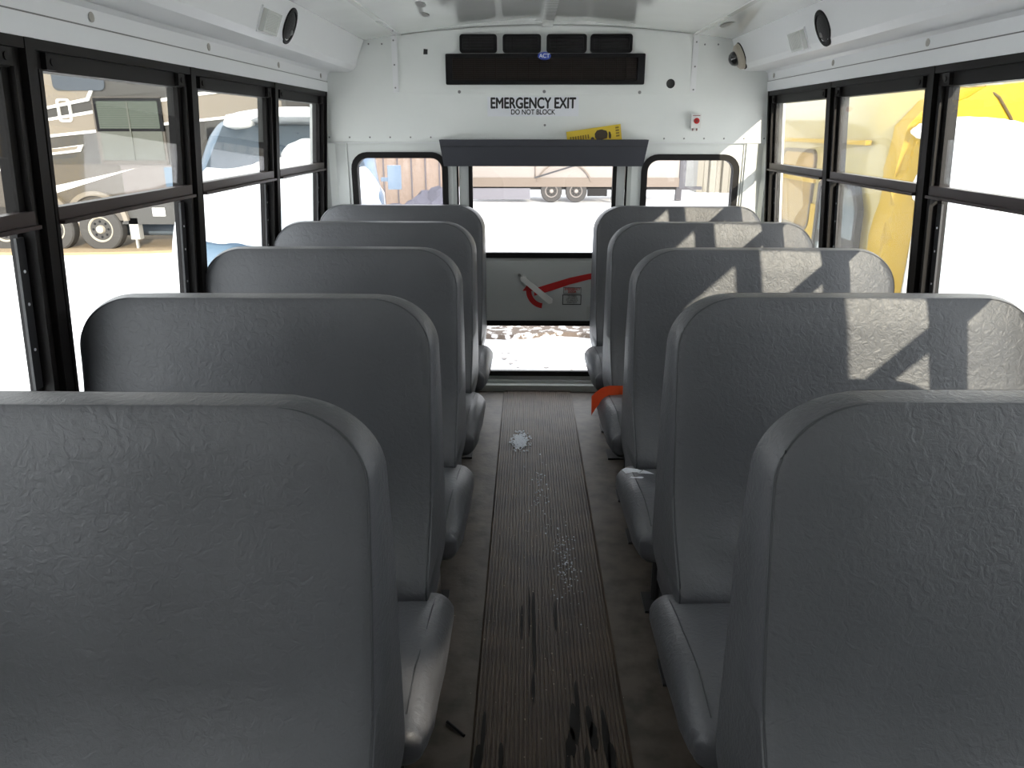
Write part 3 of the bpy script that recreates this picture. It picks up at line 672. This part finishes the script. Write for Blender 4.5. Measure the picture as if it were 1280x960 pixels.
for pts in ([(-9.45, 1.48), (-6.4, 1.95), (-4.7, 2.14), (-4.7, 2.20), (-6.4, 2.01), (-9.45, 1.53)], [(-9.45, 1.20), (-4.7, 1.66), (-4.7, 1.71), (-9.45, 1.25)], [(-9.35, 1.70), (-8.35, 1.88), (-8.1, 2.32), (-8.14, 2.34), (-8.4, 1.93), (-9.35, 1.75)],
            [(-14, .80), (-9.35, 1.0), (-8.6, 1.09), (-8.68, .96), (-9.4, .88), (-14, .75)], [(-14, .5), (-9.35, .62), (-9.35, .66), (-14, .56)]):
    rvp('white_stripe', pts, M_RW, .03)
rvp('beige_insert', [(-13, .80), (-9.4, .92), (-8.75, 1.0), (-8.7, 1.06), (-9.4, .99), (-13, .86)], M_RB, .034)
rvp('slide_out', [(-8.30, .72), (-6.98, .72), (-6.98, 1.95), (-8.30, 1.95)], M_RT, .05)
rvp('lower_window', [(-8.22, .80), (-7.02, .80), (-7.02, 1.33), (-8.22, 1.33)], M_RG2, .07)
rvp('window_frame', [(-8.26, 1.33), (-6.98, 1.33), (-6.98, 1.93), (-8.26, 1.93)], M_DARK, .07)
rvp('window_pane', [(-8.20, 1.38), (-7.04, 1.38), (-7.04, 1.87), (-8.20, 1.87)], M_RG, .08, 'green tinted window pane with blinds')
bm = B()
for i in range(12): box(bm, -8.19, -7.05, ry-.084, ry-.079, 1.395+i*.04, 1.402+i*.04)
box(bm, -7.63, -7.60, ry-.09, ry-.078, .80, 1.87); obj('window_blind', bm, M_RG2, rv, smooth=False)
rvp('entry_window', rrect(-8.98, -8.0, 2.06, 2.62, .1), mat('camper_blue_glass', (.03, .04, .055), .1, coat=.6), .05)
bm = B(); prism(bm, rrect(-8.98, -8.72, 1.50, 1.92, .06), 'y', ry-.045, ry, holes=[rrect(-8.94, -8.76, 1.54, 1.88, .04)]); obj('hatch_trim', bm, M_RW, rv)
rvp('hatch_door', rrect(-6.05, -5.55, .75, 1.28, .03), M_RT, .03); 
bm = B(); prism(bm, rrect(-6.18, -5.5, .85, 1.40, .06), 'y', ry-.04, ry); obj('side_window', bm, M_DARK, rv)
rvp('white_label', [(-7.45, -.26), (-7.20, -.26), (-7.20, -.10), (-7.45, -.10)], M_RW, .03)
rvp('fender', arc_band(-8.55, -.40, .58, .09, 5, 175, 20), M_RB, .10); rvp('fender', arc_band(-9.65, -.40, .58, .09, 5, 175, 20), M_RB, .10)
for x in (-8.53, -9.50, -10.47): wheel(rv, (x, ry+.06, GZ+.43), .43, .25, (0, -1, 0), M_TYRE, M_RIM)
bm = B(); rbox(bm, -7.96, -7.78, ry-.02, ry+.15, -.72, -.30, .01, 1); box(bm, -7.89, -7.85, ry, ry+.06, GZ+.02, -.6); rbox(bm, -7.98, -7.76, ry-.05, ry+.15, GZ, GZ+.03, .005, 1); obj('landing_jack', bm, mat('jack_grey', (.35, .34, .32), .5), rv)
bm = B(); tube(bm, [(-9.2, ry+.9, -.62), (-5.9, ry+.9, -.62)], .14, 12); obj('underbody_pipe', bm, mat('pipe_blue_grey', (.12, .15, .19), .5), rv)
bm = B(); box(bm, -14, -5, ry+.3, ry+.5, -.42, -.2); obj('chassis', bm, M_DARK, rv)

# ---- light blue van nose on, snow on the bonnet
vn = thing('van', 'pale blue van facing the bus with deep snow over its bonnet, behind the left windows', 'van', (-2.5, 8, GZ))
M_VB = mat('van_pale_blue', (.085, .14, .21), .35, coat=.3); M_VG = mat('van_windscreen', (0.084, 0.120, 0.162), .12, coat=.5)
def body_ring(cx_, y, hw, z0, z1, rt, tum=0):
    pts = []
    for (sx, zz, r) in ((1, z0, .05), (1, z1, rt), (-1, z1, rt), (-1, z0, .05)):
        for i in range(7):
            if sx > 0 and zz == z0: a = -90+90*i/6
            elif sx > 0: a = 0+90*i/6
            elif zz == z1: a = 90+90*i/6
            else: a = 180+90*i/6
            x = sx*(hw-r)+r*math.cos(math.radians(a)); z = (zz-r if zz == z1 else zz+r)+r*math.sin(math.radians(a))
            x *= 1-tum*max(0, (z-z0)/(z1-z0)-.45); pts.append(Vector((cx_+x, y, z)))
    return pts
def loft(bm, rings):
    R_ = [[bm.verts.new(p) for p in r] for r in rings]
    for a, b in zip(R_, R_[1:]):
        n = len(a)
        for i in range(n): bm.faces.new([a[i], a[(i+1) % n], b[(i+1) % n], b[i]])
    bm.faces.new(R_[0]); bm.faces.new(R_[-1][::-1])
vx = -2.52
st = [(7.05, .80, -.55, .18, .10, 0), (7.12, .92, -.6, .38, .16, 0), (7.35, .96, -.6, .55, .2, 0), (7.7, .98, -.6, .74, .22, 0), (8.0, .99, -.6, .86, .22, 0), (8.15, .99, -.6, .98, .22, .1), (8.45, .99, -.6, 1.28, .24, .22), (8.7, .99, -.6, 1.42, .24, .25), (9.1, .99, -.6, 1.48, .22, .22), (13, .99, -.6, 1.50, .2, .2)]
bm = B(); loft(bm, [body_ring(vx, y, hw, a, b, r, t) for y, hw, a, b, r, t in st]); obj('body', bm, M_VB, vn, ang=.9)
bm = B()
def ws(u, v):
    y = 8.10+.50*v; z = .955+.42*v; hw = .80-.13*v; x = vx+(u*2-1)*hw
    return (x, y-.045*(1-(u*2-1)**2)-.02, z+.035)
grid(bm, ws, 12, 6); bmesh.ops.solidify(bm, geom=bm.faces[:], thickness=.02); obj('windscreen', bm, M_VG, vn)
bm = B()
for i in range(9): box(bm, vx+.15+i*.07, vx+.18+i*.07, 7.02, 7.09, .10, .24)
for i in range(10): box(bm, vx-.62+i*.07, vx-.60+i*.07, 7.02, 7.09, -.35, -.05)
obj('grille', bm, M_DARK, vn)
for s in (-1, 1):
    bm = B(); lathe(bm, [(.14, 0), (.14, .04), (.10, .06)], Matrix.Translation((vx+s*.74, 7.12, .05)) @ Matrix.Rotation(PI/2, 4, 'X'), 20); obj('headlight', bm, M_LENS, vn)
    bm = B(); rbox(bm, *sorted((vx+s*1.02, vx+s*1.16)), 7.95, 8.05, .78, 1.02, .03, 2); box(bm, *sorted((vx+s*.95, vx+s*1.03)), 7.98, 8.02, .86, .90); obj('door_mirror', bm, M_VB, vn)
    wheel(vn, (vx+s*.90, 7.75, GZ+.36), .36, .24, (s, 0, 0), M_TYRE, M_RIM); wheel(vn, (vx+s*.90, 11.6, GZ+.36), .36, .24, (s, 0, 0), M_TYRE, M_RIM)
bm = B(); rbox(bm, vx-.98, vx+.98, 6.93, 7.2, -.60, -.30, .06, 2); obj('bumper', bm, M_DARK, vn)
# snow on the van
def drape(u, v):
    x = vx+(u*2-1)*.98; k = v
    y = 7.02+1.10*k; zt = .45+.48*(k**.55)
    e = abs(u*2-1); lift = .10+.05*noise.noise(Vector((x*2.5, y*2.5, 1)))+.03*math.sin(u*9+v*4)
    z = zt+lift-(.30*max(0, e-.82)/.18*1.0)-(.18*(1-k)**6)
    if k < .12: z += .06*noise.noise(Vector((x*5, 3, 0)))
    return (x, y-.03, z)
bm = B(); grid(bm, drape, 40, 24); bmesh.ops.solidify(bm, geom=bm.faces[:], thickness=.08)
t = B(); 
for cx_, cy_, cz_, a, b_, c_ in ((vx-.50, 8.62, 1.44, .16, .2, .08), (vx+.2, 8.9, 1.50, .9, .45, .08), (vx+.20, 8.2, 1.08, .26, .22, .20), (vx+.15, 8.0, 1.0, .5, .25, .12), (vx, 10.5, 1.50, .85, 2.2, .14)):
    q = B(); bmesh.ops.create_icosphere(q, subdivisions=3, radius=1)
    for v in q.verts: v.co *= 1+.12*noise.noise(v.co*2.3+Vector((cx_, 0, 0)))
    add(bm, q, Matrix.Translation((cx_, cy_, cz_)) @ Matrix.Diagonal((a, b_, c_, 1))); q.free()
t.free()
VR = Matrix.Translation((-2.5, 8, 0)) @ Matrix.Rotation(math.radians(11), 4, 'Z') @ Matrix.Translation((2.5, -8, 0))
for v in bm.verts: v.co = VR @ v.co
vn.rotation_euler.z = math.radians(11)
tag(obj('snow_heap', bm, M_SNOW), 'thick white snow heaped over the bonnet and roof of the pale blue van', 'snow', kind='stuff')

# ---- yellow school bus on the right
yb_ = thing('school_bus', 'yellow school bus parked nose on outside the right windows, buried in snow', 'bus', (3.2, 5, GZ))
M_YB = mat('bus_yellow', (.34, .215, .001), .5, spec=.25); M_YS = mat('bus_seam', (.06, .035, .004), .5)
bx = 3.20; bw = 1.15
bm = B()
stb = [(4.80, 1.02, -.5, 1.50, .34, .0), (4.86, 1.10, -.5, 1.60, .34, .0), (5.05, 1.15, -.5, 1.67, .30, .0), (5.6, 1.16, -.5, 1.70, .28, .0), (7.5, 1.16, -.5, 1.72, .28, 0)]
loft(bm, [body_ring(bx, y, hw, a, b, r, t) for y, hw, a, b, r, t in stb]); obj('body', bm, mat('yellow_glare_tone', (.27, .215, .065), .3, coat=.4), yb_, ang=.9)  # glare on the bus side is put into this paler body colour
bm = B(); rbox(bm, bx-1.175, bx-1.15, 5.66, 7.4, .22, .60, .01, 2); rbox(bm, bx-1.172, bx-1.15, 4.92, 7.4, .60, .86, .008, 2); sp_ = obj('side_panel', bm, M_YB, yb_); sp_['label'] = 'deeper yellow lower side panel'  # keeps the bus yellow, without the painted glare tone
# front cap: arch over windscreen
bm = B(); arch = []; n = 26
def ctr(x): return 1.43-.13*((x-2.4)/.5)**1.25 if x > 2.4 else 1.43-.6*(2.4-x)**1.5
outer = [(2.10, .25)]+[(2.10+.02*math.sin(i), .25+.1*i) for i in range(1, 10)]+[(2.14, 1.40), (2.26, 1.54), (2.42, 1.60)]+[(2.42+i*.1, 1.60+.01*min(i, 4)) for i in range(1, 15)]+[(4.0, 1.60), (4.2, 1.45), (4.28, 1.2), (4.28, .25)]
inner = [(4.12, .25), (4.10, .9)]+[(4.0-.1*i, ctr(4.0-.1*i)+.02) for i in range(0, 14)]+[(2.55, 1.41), (2.42, 1.36), (2.34, 1.15), (2.32, .8), (2.36, .25)]
prism(bm, outer+inner, 'y', 4.64, 4.86); bmesh.ops.bevel(bm, geom=[e for e in bm.edges if abs(e.verts[0].co.y-4.64) < 1e-4 and abs(e.verts[1].co.y-4.64) < 1e-4], offset=.05, segments=3, affect='EDGES'); obj('front_cap', bm, M_YB, yb_, ang=.7)
bm = B(); tube(bm, [(2.52, 4.66, 1.61), (2.60, 4.635, 1.55), (2.68, 4.635, 1.45), (2.75, 4.635, 1.34)], .008, 6); tube(bm, [(2.20, 4.635, 1.35), (2.24, 4.632, 1.1), (2.29, 4.632, .85)], .005, 6); obj('cap_seam', bm, M_YS, yb_)
bm = B(); rbox(bm, 2.25, 4.15, 3.55, 4.85, -.45, .46, .14, 4); obj('bonnet', bm, M_YB, yb_)
bm = B(); box(bm, 2.3, 4.1, 4.74, 4.80, .42, 1.45); obj('windscreen', bm, mat('bus_glass', (.03, .035, .04), .1), yb_)
# side door glass, rails
M_BG = mat('bus_door_glass', (0.112, 0.140, 0.147), .1, coat=.6)
sx = bx-1.162
bm = B(); prism(bm, [(4.88, .20), (5.62, .20), (5.62, 1.02), (5.48, 1.08), (5.0, 1.05), (4.90, .9)], 'x', sx-.03, sx+.01, holes=[[(4.92, .24), (5.58, .24), (5.58, .99), (5.46, 1.04), (5.03, 1.01), (4.94, .88)]]); ds = obj('door_glass_frame', bm, M_DARK, yb_, smooth=False)
bm = B(); prism(bm, [(4.92, .24), (5.58, .24), (5.58, .99), (5.46, 1.04), (5.03, 1.01), (4.94, .88)], 'x', sx-.015, sx-.005); obj('door_glass', bm, M_BG, yb_, smooth=False)
bm = B(); box(bm, sx-.02, sx-.004, 5.22, 5.25, .24, 1.03); box(bm, sx-.018, sx-.004, 4.93, 5.58, .62, .70); obj('door_glass_bar', bm, M_DARK, yb_, smooth=False)
for z in (1.30, 1.02, .62, .2):
    bm = B(); rbox(bm, sx-.02, sx+.02, 5.75 if z < 1.2 else 4.95, 7.45, z-.014, z+.014, .006, 2); obj('rub_rail', bm, M_YB, yb_)
for k in range(2):
    y = 5.80+k*.85; bm = B(); prism(bm, rrect(y, y+.70, .68, 1.22, .07), 'x', sx-.012, sx+.01); w = obj('window', bm, mat('bus_side_glass', (.24, .15, .02), .15, coat=.5) if 'bus_side_glass' not in bpy.data.materials else bpy.data.materials['bus_side_glass'], yb_)
    bm = B(); prism(bm, rrect(y-.02, y+.72, .66, 1.24, .08), 'x', sx-.016, sx+.01, holes=[rrect(y+.005, y+.695, .685, 1.215, .06)]); obj('window_seal', bm, M_YS, yb_)
bm = B(); tube(bm, [(2.44, 3.72, .46), (2.60, 3.74, 1.22)], .006, 6); lathe(bm, [(.03, 0), (.02, .03)], Matrix.Translation((2.44, 3.72, .44)), 12); obj('antenna', bm, M_DARK, yb_)
for y in (4.3, 6.7):
    for s in (-1, 1): wheel(yb_, (bx+s*1.03, y, GZ+.45), .45, .25, (s, 0, 0), M_TYRE, M_RIM)
# snow on the school bus
bm = B()
def sst(t): t = max(0, min(1, t)); return t*t*(3-2*t)
def heap(u, v):
    edge = u == 0 or u == 1 or v == 0
    u2 = min(1, max(0, (u-.02)/.96)); v2 = max(0, (v-.03)/.97)
    x = 2.25+1.88*u2; y = 3.50+1.16*v2
    top = .60+.22*sst(v2/.25)+.62*sst((v2-.25)/.60)
    z = min(top+.03*noise.noise(Vector((x*2, y*2, 4))), ctr(x)+.03)
    z -= .06*max(0, 1-u2/.05)**2+.08*max(0, 1-v2/.06)**2
    if edge: z = .40+.025*noise.noise(Vector((x*4, y*4, 1)))
    if u == 0: x -= .02
    return (x, y-.04*math.sin(v2*PI), z)
g_ = B(); grid(g_, heap, 48, 36); bmesh.ops.holes_fill(g_, edges=[e for e in g_.edges if e.is_boundary]); add(bm, g_); g_.free()
for cx_, cy_, cz_, a, b_, c_ in ((2.95, 5.3, 1.66, .78, .6, .10), (3.3, 6.4, 1.72, .95, 1.0, .14), (2.25, 4.62, 1.37, .11, .07, .05), (2.34, 4.6, 1.33, .10, .08, .07), (2.24, 4.62, 1.06, .05, .05, .09), (2.6, 6.3, 1.68, .5, .9, .09)):
    q = B(); bmesh.ops.create_icosphere(q, subdivisions=3, radius=1)
    for v in q.verts: v.co *= 1+.16*noise.noise(v.co*2.1+Vector((cx_, cy_, 0)))
    add(bm, q, Matrix.Translation((cx_, cy_, cz_)) @ Matrix.Diagonal((a, b_, c_, 1))); q.free()
tag(obj('snow_bank', bm, M_SNOW), 'smooth white snow burying the bonnet, windscreen and roof of the yellow bus', 'snow', kind='stuff')

# ---- far things
cg = thing('cargo_trailer', 'long white trailer with twin wheels standing beyond the rear door', 'trailer', (1.5, 26, GZ))
M_CW = mat('trailer_white', (.20, .18, .17), .5); M_CB = mat('trailer_beige', (.12, .095, .078), .6)
bm = B(); rbox(bm, -2.4, 4.95, 26, 28.4, -.18, 2.4, .05, 2); obj('body', bm, M_CW, cg)
bm = B(); box(bm, -2.4, 4.95, 25.96, 26.1, -.45, -.16); obj('skirt', bm, M_CB, cg)
bm = B(); box(bm, 4.95, 5.15, 25.95, 26.1, -.5, .9); box(bm, 4.9, 5.9, 26.8, 27.0, -.6, -.5); rbox(bm, 5.0, 5.2, 26.7, 26.9, GZ, -.5, .02, 1); obj('hitch', bm, mat('hitch_grey', (.04, .04, .05), .6), cg)
for x in (.75, 1.57): wheel(cg, (x, 26.1, GZ+.36), .36, .22, (0, -1, 0), mat('far_tyre', (.04, .038, .038), .8) if 'far_tyre' not in bpy.data.materials else bpy.data.materials['far_tyre'], M_CW)
bm = B(); prism(bm, arc_band(1.16, GZ+.35, .95, .05, 20, 160, 16), 'y', 25.93, 26.0); box(bm, .2, .23, 25.94, 26, -.15, .4); obj('mudguard', bm, M_CB, cg)
bm = B(); rbox(bm, -1.9, .05, 26.0, 26.5, -.86, -.50, .12, 3); obj('underbody_tank', bm, mat('tank_lavender', (.115, .115, .14), .5), cg)
bm = B(); box(bm, 1.95, 2.6, 26, 26.2, -.75, -.5); box(bm, 2.75, 2.85, 26, 26.2, -.9, -.45); box(bm, -2.3, 4.9, 26.1, 26.2, -.55, -.45); obj('undercarriage', bm, M_DARK, cg)
bm = B(); tube(bm, [(.2, 25.9, -.15), (2.2, 25.9, .45)], .025, 6); obj('door_bar', bm, mat('bar_grey', (.035, .035, .04), .5), cg)
tk = thing('pickup_truck', 'distant dark pickup truck seen through the right rear window', 'truck', (8.3, 36, GZ))
bm = B(); rbox(bm, 7.3, 9.3, 36, 41, -.45, .45, .12, 3); rbox(bm, 7.45, 9.15, 37.5, 40, .3, 1.2, .25, 3); obj('body', bm, mat('truck_dark', (.05, .05, .06), .4), tk)
bm = B(); box(bm, 7.7, 8.9, 35.94, 36, -.3, .1); obj('grille', bm, M_SCREW, tk)
bm = B(); box(bm, 7.3, 9.3, 35.9, 36.05, -.55, -.42); obj('bumper', bm, M_SCREW, tk)
for x in (7.45, 9.15): wheel(tk, (x, 37, GZ+.38), .38, .25, (1 if x > 8 else -1, 0, 0), M_TYRE, M_RIM)
bt = thing('box_truck', 'cream box truck standing behind the pale blue van', 'truck', (-5.2, 24, GZ))
bm = B(); rbox(bm, -6.4, -3.9, 21, 26, -.3, 2.6, .06, 2); obj('cargo_box', bm, mat('box_cream', (.16, .14, .10), .5), bt)
bm = B(); rbox(bm, -6.5, -3.9, 20.9, 21.0, .75, 1.0, .02, 1); obj('trim_band', bm, M_CW, bt)
for x in (-6.2, -4.1): wheel(bt, (x, 21.8, GZ+.42), .42, .25, (1 if x > -5 else -1, 0, 0), M_TYRE, M_RIM)
bm = B(); rbox(bm, -4.9, -4.75, 20.7, 20.85, 1.35, 1.95, .03, 1); obj('marker_lamp', bm, M_DARK, bt)
sh = thing('storage_shed', 'blurred beige storage shed with snow against it, seen through the left rear window', 'shed', (-2.6, 18, GZ))
bm = B(); rbox(bm, -4.2, -1.95, 18, 21, GZ, 2.2, .03, 1); obj('shed_body', bm, mat('shed_beige', (.25, .19, .15), .8, bump=(8, .5, .05)), sh)
bm = B()
for i in range(7): box(bm, -4.0+i*.32, -3.97+i*.32, 17.97, 18, GZ, 2.2)
obj('wall_battens', bm, mat('batten', (.10, .09, .10), .7), sh)
bm = B(); prism(bm, [(-4.25, 2.2), (-1.9, 2.2), (-3.1, 2.8)], 'y', 17.9, 21.1); obj('shed_roof', bm, M_CW, sh)
bm = B()
for i in range(6):
    q = B(); bmesh.ops.create_icosphere(q, subdivisions=3, radius=1)
    for v in q.verts: v.co *= 1+.3*noise.noise(v.co*2+Vector((i, 0, 0)))
    add(bm, q, Matrix.Translation((-3.6+i*.33, 17.2, GZ+.1)) @ Matrix.Diagonal((.5, .5, .35+.13*i, 1))); q.free()
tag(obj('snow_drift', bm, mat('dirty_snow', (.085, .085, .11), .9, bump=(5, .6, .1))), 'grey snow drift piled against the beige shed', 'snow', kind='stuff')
bd = thing('metal_building', 'tall pale corrugated metal building beyond the yellow bus', 'building', (14, 30, GZ))
bm = B(); pts = [(4.9, 30)]; x = 6.4
prof = [(6.4, 30.5)]
while x < 44: prof += [(x, 30.0), (x+.22, 30.0), (x+.28, 30.12), (x+.42, 30.12)]; x += .48
prof += [(44, 30.6), (44, 45), (6.4, 45)]
prism(bm, prof, 'z', GZ, 7.5); obj('corrugated_wall', bm, mat('corrugated_cream', (.15, .14, .115), .5), bd, smooth=False)
bm = B(); prism(bm, [(6, 29.7), (44.5, 29.7), (44.5, 45.5), (6, 45.5)], 'z', 7.5, 7.7); obj('roof', bm, M_CW, bd, smooth=False)
